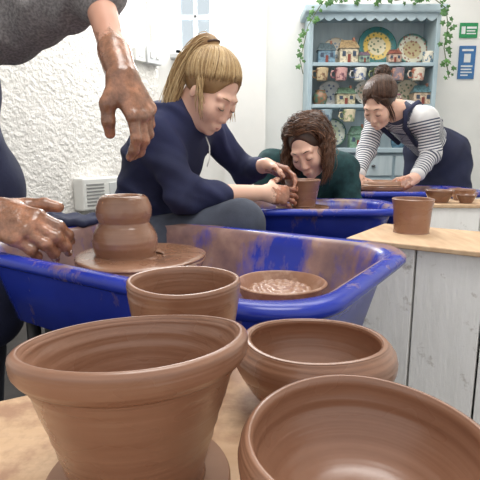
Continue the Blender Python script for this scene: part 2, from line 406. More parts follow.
def hand(S, w, d, n, side, curl=(20, 25, 15), spread=5, thumb=(.7, .6, .25), tcurl=15, sc=1., nails=None, fat=1.):
    d = nz(d); n = nz(n-d*np.dot(n, d)); t = np.cross(d, n)*(1 if side == 'L' else -1)
    L = lambda a, b, c: w+sc*(a*d+b*t+c*n); fs = sc*fat
    S.ell(L(.048, 0, -.002), A3(.037*sc, .047*sc, .0135*fs), [t, d, n], .012)
    lat = (.030, .010, -.0105, -.030); kl = (.087, .09, .085, .076)
    ph = ((.043, .026, .021), (.047, .03, .022), (.043, .028, .022), (.034, .021, .019))
    for i in range(4):
        kn = L(kl[i], lat[i], .002-.003*(i == 3))
        S.cap(L(.005, lat[i]*.55, 0), kn, .0145*fs, .0108*fs, .016)
        S.ell(kn+n*.003*sc, A3(.009, .009, .008)*fs, None, .010)
        c = curl[i] if isinstance(curl[0], (tuple, list)) else curl
        sp = math.radians((1.5-i)*spread); dd = nz(d*math.cos(sp)+t*math.sin(sp)); p = kn; a = 0; rr = (.0098, .0088, .008, .0068)
        if i == 3: rr = tuple(x*.88 for x in rr)
        for j in range(3):
            a += math.radians(c[j]); q = dd*math.cos(a)-n*math.sin(a); p2 = p+sc*ph[i][j]*q
            S.cap(p, p2, rr[j]*fs, rr[j+1]*fs, .004)
            if j < 2: S.ell(p2, A3(1, 1, 1)*rr[j+1]*1.08*fs, None, .005)
            p = p2
        if nails is not None:
            up = dd*math.sin(a)+n*math.cos(a); nails.append((p+up*.0052*fs-q*.001, q, np.cross(q, up), up, fs))
    td = nz(thumb[0]*d+thumb[1]*t-thumb[2]*n)
    b0 = L(.018, .022, -.006); b1 = b0+sc*.042*nz(.6*d+.75*t-.35*n); S.cap(b0, b1, .0165*fs, .0128*fs, .012)
    b2 = b1+sc*.034*td; S.cap(b1, b2, .0118*fs, .0105*fs, .007)
    ang = math.radians(tcurl); ax = -t; q = nz(td*math.cos(ang)+ax*math.sin(ang)*.7-n*math.sin(ang)*.5); b3 = b2+sc*.026*q
    S.cap(b2, b3, .0105*fs, .0085*fs, .006)
    if nails is not None:
        up = nz(t*.6+n*.6-q*np.dot(t*.6+n*.6, q)); nails.append((b3+up*.0062*fs, q, np.cross(q, up), up, fs*1.15))
def arm(S, J, q, o=0., t0=0., t1=1., k=.03, cut=None, s0=0.):
    sh, el, wr = J['sh'+q], J['el'+q], J['wr'+q]
    L = np.linalg.norm(el-sh)
    S.cap(J['neck']*.35+J['ch']*.25+sh*.4, sh, .058+o, .050+o, .05, None)
    S.cap(sh, el, .048+o, .037+o, k, s0)
    if t1 > 0: S.cap(el, el+(wr-el)*t1, .037+o, .037+o+(.0265-.037)*t1, k, s0+L)
def torso(S, J, o=0., sc=1., s0=0.):
    lat = nz(J['shR']-J['shL']); up = nz(J['neck']-J['ch']); _, f, u = basis(np.cross(up, lat), up)
    R = [lat, np.cross(u, lat), u]
    up2 = nz(J['ch']-J['pel']); R2 = [lat, nz(np.cross(up2, lat)), up2]
    S.ell(J['ch'], A3(.148*sc+o, .105*sc+o, .15+o), R, .05, s0+.3)
    S.ell(J['pel'], A3(.155*sc+o, .115*sc+o, .12+o), R2, .06, s0)
    S.cap(J['pel']*.7+J['ch']*.3, J['ch']*.9+J['pel']*.1, .108*sc+o, .105*sc+o, .06, s0+.1)
    S.cap(J['ch']*.4+J['neck']*.6, J['neck'], .066+o, .052+o, .05, s0+.4)
def legs(S, J, o=0., k=.04, low=1.):
    for q in 'LR':
        S.cap(J['hip'+q], J['kn'+q], .082+o, .056+o, k); S.cap(J['kn'+q], J['kn'+q]+(J['an'+q]-J['kn'+q])*low, .054+o, .054+o+(.036-.054)*low, k)
def feet(S, J):
    for q in 'LR':
        S.cap(J['an'+q], J['an'+q]+A3(0, 0, -.03), .034, .034, .02); S.cap(J['an'+q]+A3(0, 0, -.045), J['an'+q]+J['toe']*.15+A3(0, 0, -.05), .034, .028, .02)
def nearmud(pts, r0, r1):
    def f(V):
        d = np.min([np.linalg.norm(V-p, axis=1) for p in pts], 0); return np.clip((r1-d)/(r1-r0), 0, 1)
    return f
def hipset(J, lat):
    lat = nz(lat); J['hipR'] = J['pel']+lat*.09-A3(0, 0, .03); J['hipL'] = J['pel']-lat*.09-A3(0, 0, .03)

# ================================================================ ROOM
P0 = A3(-2.2, 1.35, 0); P1 = A3(-.62, 3.75, 0); wd = nz(P1-P0); wn = A3(wd[1], -wd[0], 0)
MB().bb(-2.6, 2.3, -1.2, 4.1, -.1, 0).build('floor', FLOOR)['kind'] = 'structure'
MB().bb(-2.6, 2.3, -.2, 4.1, 2.75, 2.85).build('ceiling', CEIL)['kind'] = 'structure'
MB().prism([tuple(P0[:2]), tuple(P1[:2]), tuple((P1-wn*.25)[:2]), (-2.45, 1.4), (-2.45, -.6), (-2.2, -.6)], 0, 2.75).build('wall_left', PLASTER)['kind'] = 'structure'
wx0, wx1, wz0, wz1 = X(175, 3.75, 1.75), X(215, 3.75, 1.75), at(190, 56, 3.75)[2], 2.55
m = MB().bb(-.9, wx0, 3.75, 4.0, 0, 2.75).bb(wx1, 2.2, 3.75, 4.0, 0, 2.75).bb(wx0, wx1, 3.75, 4.0, 0, wz0).bb(wx0, wx1, 3.75, 4.0, wz1, 2.75)
m.build('wall_back', WALL)['kind'] = 'structure'
MB().bb(X(224, 3.6, 1.5), X(266, 3.6, 1.5), 3.6, 3.76, 0, 2.75).build('trim_1', WALL)['kind'] = 'structure'
MB().bb(2.1, 2.3, -.6, 3.8, 0, 2.75).build('wall_right', WALL)['kind'] = 'structure'
w1 = thing('window_1', ((wx0+wx1)/2, 3.9, wz0), None, None); w1['kind'] = 'structure'
fr = MB(); t_ = .04
fr.bb(wx0, wx0+t_, 3.78, 3.86, wz0, wz1).bb(wx1-t_, wx1, 3.78, 3.86, wz0, wz1).bb(wx0, wx1, 3.78, 3.86, wz0, wz0+t_*1.3).bb(wx0, wx1, 3.78, 3.86, wz1-t_, wz1).bb((wx0+wx1)/2-.013, (wx0+wx1)/2+.013, 3.8, 3.84, wz0, wz1).bb(wx0, wx1, 3.8, 3.84, wz0+.28, wz0+.305)
fr.build('window_frame', FRAME, w1, bevel=.003)
MB().bb(wx0+.01, wx1-.01, 3.845, 3.85, wz0+.01, wz1-.01).build('pane', pane_mat(), w1)
MB().bb(wx0-.03, wx1+.03, 3.66, 3.79, wz0-.03, wz0+.004).build('window_sill', GPLAST, w1, bevel=.004)

def wallpt(px, py, off=0.):
    d = ray(px, py); q = P0+wn*off; t = np.dot(q-CAM, wn)/np.dot(d, wn); return CAM+d*t
WAX = [wd, wn, A3(0, 0, 1)]
c = wallpt(152, 56, .03); sb = thing('switch_box', c, 'small grey-white electrical switch box on the rough wall beside the window', 'switch box')
MB().box(c, (.075, .028, .06), WAX).build('box_body', GPLAST, sb, bevel=.006)
MB().box(c+wn*.03-wd*.03, (.016, .006, .022), WAX).build('switch', WPLAST, sb, bevel=.003)
MB().box(c+wn*.03+wd*.03, (.016, .006, .022), WAX).build('switch', WPLAST, sb, bevel=.003)
c = wallpt(139, 55, .022); sb = thing('socket_box', c, 'pale socket box left of the switch box on the rough wall', 'socket box')
MB().box(c, (.05, .02, .045), WAX).build('box_body', WPLAST, sb, bevel=.006); MB().box(c+wn*.02, (.02, .004, .016), WAX).build('socket_face', GPLAST, sb, bevel=.002)
p = [wallpt(150, 42, .02), wallpt(150, 10, .02)]; p.append(A3(p[1][0], p[1][1], 2.7)); p[0] = A3(p[1][0], p[1][1], p[0][2])
tag(MB().tube(p, .012, 12).build('conduit_pipe', WPLAST, smooth=True), 'white conduit pipe running up the wall from the switch box', 'pipe')
c = wallpt(98, 193, .055); ht = thing('wall_heater', c, 'small white vented heater box low on the rough wall behind the blonde woman', 'heater')
MB().box(c, (.16, .05, .105), WAX).build('casing', WPLAST, ht, bevel=.012)
g = MB()
for i in range(7): g.box(c+wn*.052-wd*.06+A3(0, 0, -.07+.022*i), (.07, .003, .004), WAX)
g.build('grille', GRILLE, ht)
MB().box(c+wn*.052+wd*.09+A3(0, 0, .0), (.035, .004, .07), WAX).build('control_panel', GPLAST, ht, bevel=.003)

# ================================================================ DRESSER
dx0, dx1, dy0, dy1 = X(309, 3.42, 1.4), X(440, 3.42, 1.4), 3.42, 3.74
zs = [.985, 1.293, 1.577, 1.90]
dr = thing('dresser', ((dx0+dx1)/2, 3.58, 0), 'tall pale blue-grey painted dresser full of painted pottery against the back wall', 'dresser')
MB().bb(dx0, dx1, dy1-.015, dy1, .9, 1.93).build('back_panel', DRESSB, dr)
for x in (dx0, dx1-.03): MB().bb(x, x+.03, dy0+.06, dy1-.015, .985, 1.92).build('side_panel', DRESS, dr, bevel=.003)
for z in (zs[1], zs[2]): MB().bb(dx0+.03, dx1-.03, dy0+.06, dy1-.015, z-.025, z).build('shelf', DRESS, dr, bevel=.003)
MB().bb(dx0-.035, dx1+.035, dy0+.03, dy1, 1.90, 1.955).build('cornice', DRESS, dr, bevel=.012)
fz = MB(); n = 24; top = []; bot = []
for i in range(n*4+1):
    x = dx0+.03+(dx1-dx0-.06)*i/(n*4); zb = 1.872-.022*abs(math.sin(math.pi*i/8)); top.append((x, 1.90)); bot.append((x, zb))
V = [(x, dy0+.06, z) for x, z in top]+[(x, dy0+.06, z) for x, z in bot]+[(x, dy0+.075, z) for x, z in top]+[(x, dy0+.075, z) for x, z in bot]; nn = len(top)
F = []
for i in range(nn-1): F += [(i, i+1, nn+i+1, nn+i), (2*nn+i, 3*nn+i, 3*nn+i+1, 2*nn+i+1), (nn+i, nn+i+1, 3*nn+i+1, 3*nn+i)]
fz.add(V, F).build('frieze', DRESS, dr)
MB().bb(dx0-.03, dx1+.03, dy0-.08, dy1, .95, .985).build('counter', DRESS, dr, bevel=.005)
MB().bb(dx0, dx1, dy0-.05, dy1, .06, .95).build('base_cabinet', DRESS, dr, bevel=.004)
for i in range(3):
    w_ = (dx1-dx0-.04)/3; x = dx0+.02+w_*i
    d_ = MB().bb(x+.01, x+w_-.01, dy0-.065, dy0-.05, .79, .93).build('drawer', DRESSB, dr, bevel=.004); MB().lathe([(0, 0), (.012, .004), (.014, .014), (0, .02)], (x+w_/2, dy0-.075, .85), 16).build('knob', STEEL, d_, smooth=True)
    d_ = MB().bb(x+.01, x+w_-.01, dy0-.065, dy0-.05, .09, .77).build('door', DRESSB, dr, bevel=.004); MB().lathe([(0, 0), (.012, .004), (.014, .014), (0, .02)], (x+w_-.04, dy0-.075, .5), 16).build('knob', STEEL, d_, smooth=True)

def plate_mat(name, rim, mid, cen, dot):
    m, nt, b = base_mat(name, .25)
    tc = nt.nodes.new('ShaderNodeTexCoord'); l = nt.nodes.new('ShaderNodeVectorMath'); l.operation = 'LENGTH'
    nt.links.new(tc.outputs['Object'], l.inputs[0]); r = math_node(nt, 'MULTIPLY', l.outputs['Value'], 6.)
    ringc = ramp(nt, r, [(.0, lin(cen)), (.38, lin(cen)), (.42, lin(mid)), (.58, lin(mid)), (.64, lin(rim))])
    vo = nt.nodes.new('ShaderNodeTexVoronoi'); vo.inputs['Scale'].default_value = 38; nt.links.new(tc.outputs['Object'], vo.inputs['Vector'])
    f = math_node(nt, 'LESS_THAN', vo.outputs['Distance'], .32)
    nt.links.new(mixc(nt, math_node(nt, 'MULTIPLY', f, .8), ringc, lin(dot)), b.inputs['Base Color'])
    return m
def plate(px, z, r, mat, label, tilt=78):
    y = 3.66; x = X(px, y, z+r); prof = [(0, 0), (r*.55, 0), (r*.6, .006), (r*.97, .018), (r, .022), (r*.96, .023), (r*.62, .011), (0, .007)]
    o = MB().lathe(prof, (0, 0, 0), 48).build('plate', mat, None, (0, 0, 0), smooth=True)
    o.location = (x, y-.012, z+r*math.sin(math.radians(tilt))+.001); o.rotation_euler = (math.radians(tilt), 0, 0)
    tag(o, label, 'plate', 'plates on the dresser')
plate(376, zs[2], .14, plate_mat('plate_a', (64, 122, 124), (222, 190, 100), (226, 214, 180), (74, 110, 84)), 'largest plate, yellow with a teal rim, in the middle of the top shelf')
plate(411, zs[2], .115, plate_mat('plate_b', (84, 126, 118), (226, 224, 206), (206, 190, 150), (150, 90, 80)), 'cream floral plate with green rim at the right of the top shelf')
plate(335, zs[2], .10, plate_mat('plate_e', (170, 120, 90), (216, 206, 186), (224, 216, 200), (110, 140, 170)), 'cream plate with tan rim behind the house pots on the top shelf')
plate(331, zs[0], .11, plate_mat('plate_c', (70, 120, 96), (214, 220, 206), (190, 200, 170), (90, 120, 140)), 'green-rimmed plate standing on the dresser counter')
plate(366, zs[1], .095, plate_mat('plate_d', (120, 96, 150), (226, 222, 214), (220, 200, 180), (80, 130, 110)), 'small plate with purple rim standing on the lower shelf')
plate(406, zs[1], .095, plate_mat('plate_f', (176, 96, 80), (228, 218, 196), (220, 206, 180), (90, 120, 90)), 'small plate with red rim at the right of the lower shelf')
plate(329, zs[1], .09, plate_mat('plate_g', (80, 110, 150), (214, 216, 214), (196, 204, 206), (70, 90, 140)), 'blue-rimmed plate behind the brown jar at the left of the lower shelf')
def house(px, z, w, h, wall, roof, label, Y=3.55):
    x = X(px, Y, z+h/2); t = thing('house_jar', (x, Y, z), label, 'ceramic house', 'house-shaped pots on the dresser')
    MB().bb(x-w/2, x+w/2, Y-w*.35, Y+w*.35, z, z+h*.6).build('body', M('wall_glaze', wall, tuple(c*.78 for c in wall), 60, .3, lo=.48, hi=.56), t, bevel=.004)
    a, b_ = w/2*1.12, w*.42; z1 = z+h*.6; z2 = z+h
    V = [(x-a, Y-b_, z1), (x+a, Y-b_, z1), (x+a, Y+b_, z1), (x-a, Y+b_, z1), (x-a*.7, Y, z2), (x+a*.7, Y, z2)]
    mk('roof', V, [(0, 1, 2, 3), (0, 1, 5, 4), (1, 2, 5), (2, 3, 4, 5), (3, 0, 4)], M('roof_glaze', roof, tuple(c*.75 for c in roof), 70, .3, lo=.48, hi=.56), t, smooth=False, bevel=.004)
    gl = P('window_glaze', (60, 76, 96))
    for q in (-.28, .28): MB().box((x+q*w, Y-w*.355, z+h*.38), (w*.09, .003, h*.1)).build('window', gl, t)
    MB().box((x, Y-w*.355, z+h*.18), (w*.08, .003, h*.18)).build('door', P('door_glaze', (130, 60, 50)), t)
    MB().bb(x+w*.22, x+w*.34, Y-.012, Y+.012, z+h*.75, z+h*1.08).build('chimney', P('chimney_glaze', (150, 100, 80)), t, bevel=.002)
house(326, zs[2], .12, .145, (120, 152, 172), (92, 108, 114), 'blue house-shaped pot at the left end of the top shelf')
house(348, zs[2], .13, .165, (218, 206, 180), (168, 144, 108), 'cream house-shaped pot left of the large yellow plate')
house(345, zs[1], .13, .125, (200, 190, 158), (104, 130, 108), 'cream and green house-shaped pot on the lower shelf')
house(421, zs[1], .13, .14, (208, 186, 160), (100, 136, 144), 'peach house-shaped pot with blue roof at the right of the lower shelf')
house(357, zs[0], .12, .16, (128, 162, 138), (80, 116, 98), 'green house-shaped pot on the dresser counter beside the plate')
house(394, zs[2], .09, .09, (196, 170, 152), (142, 88, 76), 'tiny pink house-shaped pot between the two large plates', 3.5)
house(364, zs[2], .075, .075, (150, 174, 158), (110, 94, 108), 'tiny green house-shaped pot in front of the large yellow plate', 3.5)
def vessel(name, px, z, prof, col, label, cat, Y=3.55, handle=None, spout=False, dots=None, hang=None, sc=1.):
    h = max(q[1] for q in prof)*sc; x = X(px, Y, z+h/2); t = thing(name, (x, Y, z), label, cat, hang or 'pots and cups on the dresser')
    mt = M('glaze', col, dots or tuple(c*.8 for c in col), 40, .25, lo=.5, hi=.58)
    MB().lathe(smoothprof([(r*sc, q*sc) for r, q in prof], 4), (x, Y, z), 32).build('body', mt, t, smooth=True)
    if handle:
        r, z0, z1 = (v*sc for v in handle); s = -1 if hang else 1
        MB().tube([(x+s*r*.92, Y, z+z1), (x+s*(r+.022), Y, z+z1+.002), (x+s*(r+.03), Y, z+(z0+z1)/2), (x+s*(r+.02), Y, z+z0), (x+s*r*.9, Y, z+z0)], .006, 8).build('handle', mt, t, smooth=True)
    if spout: MB().tube([(x-.04, Y, z+.04), (x-.065, Y, z+.06), (x-.08, Y, z+.085)], [.014, .01, .008], 10).build('spout', mt, t, smooth=True)
    return t
cup = [(0, 0), (.03, 0), (.036, .01), (.04, .05), (.042, .075), (.039, .076), (.037, .05), (.03, .008), (0, .006)]
bowlp = [(0, 0), (.03, 0), (.05, .02), (.066, .055), (.063, .056), (.046, .022), (0, .008)]
jar = [(0, 0), (.035, 0), (.05, .03), (.052, .06), (.036, .09), (.038, .1), (.033, .1), (.045, .055), (.03, .01), (0, .008)]
def mug(px, z, c_, d_, lb, grp):
    t = vessel('mug', px, z-.122, cup, c_, lb, 'mug', 3.5, (.04, .02, .06), False, d_, grp, 1.08)
    x = ORG[t.name][0]; MB().tube([(x-.072, 3.5, z-.025), (x-.074, 3.5, z-.045), (x-.07, 3.5, z-.072), (x-.06, 3.5, z-.066)], .003, 6).build('hook', STEEL, dr, smooth=True)
for px, c_, d_, lb in [(322, (196, 176, 140), (120, 90, 70), 'tan speckled mug hanging nearest the left side of the dresser'), (341, (206, 160, 156), (120, 80, 94), 'pink mug hanging under the cream house pot'), (360, (222, 218, 206), (90, 110, 150), 'white and blue mug hanging below the large yellow plate'), (379, (150, 160, 120), (90, 100, 70), 'olive mug hanging under the right part of the large yellow plate'), (398, (130, 120, 130), (200, 150, 130), 'grey-mauve mug hanging between the two top plates'), (418, (214, 206, 190), (180, 110, 90), 'cream and red mug hanging under the green-rimmed floral plate')]:
    mug(px, zs[2], c_, d_, lb, 'mugs hanging under the top shelf')
for px, c_, d_, lb in [(326, (150, 170, 180), (90, 110, 130), 'blue-grey mug hanging under the lower shelf at the left'), (349, (220, 206, 176), (130, 150, 110), 'cream and green mug hanging under the lower shelf left of the striped woman'), (424, (170, 120, 100), (220, 190, 160), 'reddish mug hanging under the lower shelf at the right')]:
    mug(px, zs[1], c_, d_, lb, 'mugs hanging under the lower shelf')
vessel('cup', 428, zs[2], cup, (228, 222, 206), 'cream cup at the right end of the top shelf', 'cup', 3.53, (.04, .02, .06), False, (100, 130, 150))
vessel('jar', 320, zs[1], jar, (146, 110, 84), 'round brown jar at the left end of the lower shelf', 'jar', 3.55, None, False, (90, 120, 100))
vessel('teapot', 390, zs[1], jar, (222, 212, 190), 'cream teapot on the lower shelf above the striped woman', 'teapot', 3.53, (.05, .02, .07), True, (150, 90, 110))
vessel('bowl', 432, zs[0], bowlp, (120, 160, 150), 'green bowl at the right of the dresser counter', 'bowl')
vessel('bowl', 318, zs[0], bowlp, (214, 208, 190), 'cream bowl at the left end of the dresser counter', 'bowl', 3.48)
vessel('jug', 398, zs[0], jar, (96, 130, 150), 'blue jug on the dresser counter behind the striped woman', 'jug', 3.55, (.05, .02, .07))
# ivy
iv = thing('trailing_ivy', (.93, 3.5, 1.955), 'green trailing ivy along the top of the dresser hanging down both sides', 'ivy')
path = [at(303, 74, 3.36), at(300, 60, 3.36), at(304, 44, 3.37), at(308, 26, 3.38), at(316, 12, 3.42)]
zt = 1.965
top_ = [A3(X(px, 3.44, zt), 3.44+.03*math.sin(px), zt+.012*math.sin(px*.7)) for px in range(325, 440, 9)]
path2 = [at(446, 8, 3.4), at(448, 26, 3.38), at(444, 48, 3.38), at(449, 78, 3.38)]
allp = path+top_+path2
MB().tube(allp, .003, 6).build('stem', P('ivy_stem', (84, 96, 50)), iv, smooth=True)
lf = MB()
for i in range(len(allp)-1):
    seg = np.linalg.norm(allp[i+1]-allp[i]); k = max(2, int(seg/.013))
    for j in range(k):
        mid_ = 5 <= i < len(allp)-4
        if random.random() < (.3 if mid_ else .35 if i < 5 else 0): continue
        p = allp[i]+(allp[i+1]-allp[i])*(j+random.random())/k+A3(random.uniform(-.035, .035), random.uniform(-.05, 0), random.uniform(-.035, .025)*(1 if mid_ else .8))
        s = random.uniform(.014, .030); q = random.uniform(-.9, .9); f = nz(A3(random.uniform(-.5, .5), -1, random.uniform(-.1, .7))); u = nz(np.cross(f, A3(math.cos(q), 0, math.sin(q)))); r = np.cross(u, f)
        out = [(0, 1.1), (.35, .45), (.85, .35), (.55, -.1), (.6, -.6), (0, -.4), (-.6, -.6), (-.55, -.1), (-.85, .35), (-.35, .45)]
        lf.add([p+f*.006]+[p+s*(a*r-b_*u) for a, b_ in out], [(0, 1+m_, 1+(m_+1) % 10) for m_ in range(10)])
lf.build('leaves', M('ivy_leaf', (84, 130, 64), (50, 92, 46), 14, .5), iv)
def sign(name, x0, x1, y0, y1, col, label, rows):
    a = at(x0, y1, 3.745); b_ = at(x1, y0, 3.745); t = thing(name, ((a[0]+b_[0])/2, 3.74, a[2]), label, 'sign')
    MB().bb(a[0], b_[0], 3.738, 3.748, a[2], b_[2]).build('panel', P('sign_colour', col, .4), t)
    W = b_[0]-a[0]; H = b_[2]-a[2]; wht = P('sign_white', (236, 240, 240)); ln = MB()
    for (u0, u1, v0, v1) in rows: ln.bb(a[0]+u0*W, a[0]+u1*W, 3.735, 3.739, a[2]+v0*H, a[2]+v1*H)
    ln.build('lettering', wht, t)
sign('wall_sign', 459, 478, 23, 38, (40, 150, 92), 'small green sign with white lettering on the wall right of the dresser', [(.08, .3, .25, .75), (.38, .92, .6, .74), (.38, .85, .42, .5), (.38, .9, .24, .32)])
sign('wall_poster', 457, 476, 46, 79, (58, 118, 178), 'blue notice with white panel below the green sign', [(.15, .85, .84, .9), (.3, .7, .5, .76), (.15, .85, .36, .41), (.15, .8, .27, .31), (.15, .85, .18, .22), (.15, .6, .09, .13)])

# ================================================================ POTTERY WHEELS
def rrect(hl, hs, r, n=10):
    pts = []
    for cx, cy, a0 in ((hl-r, hs-r, 0), (-hl+r, hs-r, 90), (-hl+r, -hs+r, 180), (hl-r, -hs+r, 270)):
        for i in range(n+1):
            a = math.radians(a0+90*i/n); pts.append((cx+r*math.cos(a), cy+r*math.sin(a)))
    return pts
def wheel(c, hl, hs, zr, L, wc, wz, wr, label, headmat, dep=.16):
    L = nz(L); S_ = A3(-L[1], L[0], 0)
    if S_[1] < 0: S_ = -S_
    t = thing('pottery_wheel', (c[0], c[1], 0), label, 'pottery wheel')
    rings = [(-.08, -dep, .09), (-.045, -.05, .11), (-.038, -.026, .11), (-.006, -.026, .13), (0, -.018, .13), (.0, -.008, .13), (-.008, 0, .13), (-.030, -.001, .125), (-.044, -.01, .115), (-.054, -.035, .11), (-.075, -.13, .1), (-.1, -.147, .08)]
    V = []; F = []; n = 44
    for d, z, r in rings:
        for a, b_ in rrect(hl+d, hs+d, r): V.append(A3(c[0], c[1], zr+z)+L*a+S_*b_)
    for i in range(len(rings)-1):
        for k in range(n): F.append((i*n+k, i*n+(k+1) % n, (i+1)*n+(k+1) % n, (i+1)*n+k))
    F.append(tuple(range(n))); F.append(tuple(range((len(rings)-1)*n, len(rings)*n)))
    o = mk('splash_tray', V, F, TRAY, t); o.data.materials.append(TRAYIN)
    for i, pl in enumerate(o.data.polygons):
        if 7*n <= i < 11*n or i == 11*n+1: pl.material_index = 1
    MB().lathe([(0, -.1), (.03, -.1), (.03, -.022), (wr*.97, -.02), (wr, -.016), (wr, -.004), (wr*.985, 0), (0, 0)], (wc[0], wc[1], wz), 64).build('wheel_head', headmat, t, smooth=False)
    MB().box((c[0], c[1], zr-dep-.1), (hl*.62, hs*.6, .1), [L, S_, A3(0, 0, 1)]).build('motor_housing', BLACK, t, bevel=.01)
    for i in (-1, 1):
        for j in (-1, 1):
            p = A3(c[0], c[1], 0)+L*i*hl*.7+S_*j*hs*.6
            MB().tube([p+A3(0, 0, 0), p+A3(0, 0, zr-dep+.002)], .017, 12).build('leg', BLACK, t, smooth=True)
    for j in (-1, 1):
        p = A3(c[0], c[1], zr-.3)+S_*j*hs*.6; MB().tube([p-L*hl*.7, p+L*hl*.7], .012, 10).build('crossbar', BLACK, t, smooth=True)
    return t
LF = A3(-.84, .54, 0); WC = (-.247, 1.14); WZ = .695
W1 = wheel((-.14, 1.093), .475, .302, .735, LF, WC, WZ, .155, 'nearest wheel, large mud-splashed blue tray in front of the muddy hands', CL2, .182)
S = SDF()     # wet slip spread over the wheel head
for i in range(90):
    a = 2*math.pi*i/90; r = .128+.006*math.sin(3*a)+.004*random.random(); S.ell((WC[0]+r*math.cos(a), WC[1]+r*math.sin(a), WZ-.001), (.022, .022, random.uniform(.004, .006)), None, .012)
for i in range(50):
    a = random.uniform(0, 6.28); r = random.uniform(.08, .118); S.ell((WC[0]+r*math.cos(a), WC[1]+r*math.sin(a), WZ-.001), (random.uniform(.018, .03), random.uniform(.018, .03), random.uniform(.003, .005)), None, .012)
S.build('slip', .0025, CL2, W1)
wheel((.29, 1.83), .315, .21, .757, A3(1, -.03, 0), (.235, 1.77), .752, .1, 'middle pottery wheel, blue tray between the blonde and curly-haired women', CL3)
wheel((.80, 2.38), .37, .24, .775, A3(1, -.06, 0), (.72, 2.40), .787, .115, 'farthest pottery wheel, blue tray under the striped woman', CL3)

def pot(name, c, prof, mat, label, cat, groove=.0003, wob=.006, k=6, seed=1, group=None, sr=1., sz=1., tilt=(0, 0), wav=0.):
    m = MB().lathe(smoothprof([(r*sr, z*sz) for r, z in prof], k, groove, seed), tuple(c), 96, wob, seed)
    h = max(z for _, z in prof)*sz
    def zz(x, y, z):
        a = math.atan2(y-c[1], x-c[0]); return z+((z-c[2])/h)**2*(tilt[0]*(x-c[0])+tilt[1]*(y-c[1])+wav*(math.sin(2*a+seed)+.6*math.sin(3*a+2*seed)))
    m.V = [(x, y, zz(x, y, z)) for x, y, z in m.V]
    o = m.build(name, mat, None, c, smooth=True)
    return tag(o, label, cat, group)
pot('clay_form', (WC[0]-.035, WC[1]-.005, WZ+.0005), [(0, 0), (.078, 0), (.074, .005), (.0745, .016), (.0790, .034), (.0775, .054), (.069, .074), (.0610, .087), (.0615, .094), (.0660, .107), (.0660, .126), (.0585, .146), (.050, .154), (.042, .152), (.036, .144), (.02, .14), (0, .139)], CL2, 'double-bulged lump of wet clay centred on the nearest wheel', 'clay', .0005, .006, 5, 3)
DC = (.098, 1.095)
wb = thing('slip_dish', (*DC, .589), 'shallow terracotta dish of slip inside the right end of the nearest tray', 'dish')
MB().lathe(smoothprof([(0, 0), (.06, 0), (.088, .018), (.107, .050), (.109, .056), (.103, .058), (.097, .05), (.082, .026), (.06, .014), (0, .012)], 5), (*DC, .589), 64, .015, 1).build('dish_body', M('orange_terracotta', (172, 130, 104), (146, 106, 82), 12, .4, .4, 40, coat=.3, smear=((188, 152, 128), 22, .5, .7)), wb, smooth=True)
S = SDF()
for ring, nn_ in ((.022, 8), (.045, 16), (.066, 24)):
    for i in range(nn_):
        a = 2*math.pi*i/nn_; r = ring+random.uniform(-.003, .003); S.ell((DC[0]+r*math.cos(a), DC[1]+r*math.sin(a), .621+random.uniform(-.002, .003)), (.011, .011, random.uniform(.007, .011)), None, .006)
S.ell((*DC, .613), (.084, .084, .010), None, .01)
S.build('slip', .0025, CL4, wb)
S = SDF(); e0 = at(22, 217, 1.36); e1 = at(90, 220, 1.43)
for i in range(19):
    t = i/18; p = e0*(1-t)+e1*t; S.cap(p+A3(-.01, -.035, -.006+.004*math.sin(i*1.7)), p+A3(.03, .06, .006*math.cos(i*1.3)), .009, .007, .012)
tw = S.build('cloth', .0035, NAVY2, None, e0*.5+e1*.5-A3(0, 0, .02), wrinkle=.003, wscale=60); tag(tw, 'dark folded cloth lying on the tray rim beside the lower muddy hand', 'cloth')

flare = [(0, 0), (.05, 0), (.053, .006), (.0565, .06), (.062, .092), (.063, .098), (.059, .1), (.055, .094), (.049, .05), (.045, .01), (0, .008)]
pot('clay_pot', (.235, 1.77, .7525), [(0, 0), (.045, 0), (.05, .008), (.058, .05), (.067, .09), (.068, .096), (.064, .099), (.058, .092), (.05, .05), (.042, .01), (0, .008)], CL3, 'small brown pot being shaped by the blonde woman on the middle wheel', 'pot', sr=.98, sz=1.02)
pot('clay_disc', (.72, 2.40, .7875), [(0, 0), (.09, 0), (.094, .008), (.092, .018), (.088, .024), (.082, .02), (.07, .014), (0, .013)], CL4, 'low orange-brown clay disc on the farthest wheel', 'clay')

# ================================================================ WHITE BOXES
def whitebox(corner, e1, w, d, ztop, label, over=.02, bat=.014):
    e1 = nz(A3(*e1, 0)); e2 = A3(-e1[1], e1[0], 0); c0 = A3(*corner, 0); ax = [e1, e2, A3(0, 0, 1)]
    cc = c0+e1*w/2+e2*d/2; t = thing('plinth', (cc[0], cc[1], 0), label, 'plinth')
    MB().box(cc+A3(0, 0, ztop-bat/2), (w/2+over, d/2+over, bat/2), ax).build('top_board', PLYE, t, bevel=.003)
    np_ = max(2, round(w/.17)); pw = w/np_; H = ztop-bat
    for i in range(np_):
        m = MB().box(c0+e1*(pw*(i+.5))+e2*.012+A3(0, 0, H/2), (pw/2-.003, .012, H/2), ax); m.build('front_plank', WPAINT, t, bevel=.002)
    MB().box(c0+e1*w/2+e2*(d-.012)+A3(0, 0, H/2), (w/2, .012, H/2), ax).build('back_panel', WPAINT, t)
    for s in (.012, w-.012): MB().box(c0+e1*s+e2*d/2+A3(0, 0, H/2), (.012, d/2-.025, H/2), ax).build('side_panel', WPAINT, t)
    return t
e1 = (.82, -.57)
whitebox((.33, 1.325), e1, .68, .30, .712, 'nearest white-painted plank plinth with board top to the right of the tray')
whitebox((.755, 1.86), (1, -.05), .40, .22, .75, 'farther white plinth with small bowls standing against the right side', .012)
pt = atz(411, 232, .7125); pot('clay_pot', pt, flare, CL1, 'flared brown pot standing alone on the nearest white plinth', 'pot', seed=5, sr=.98, sz=1.03)
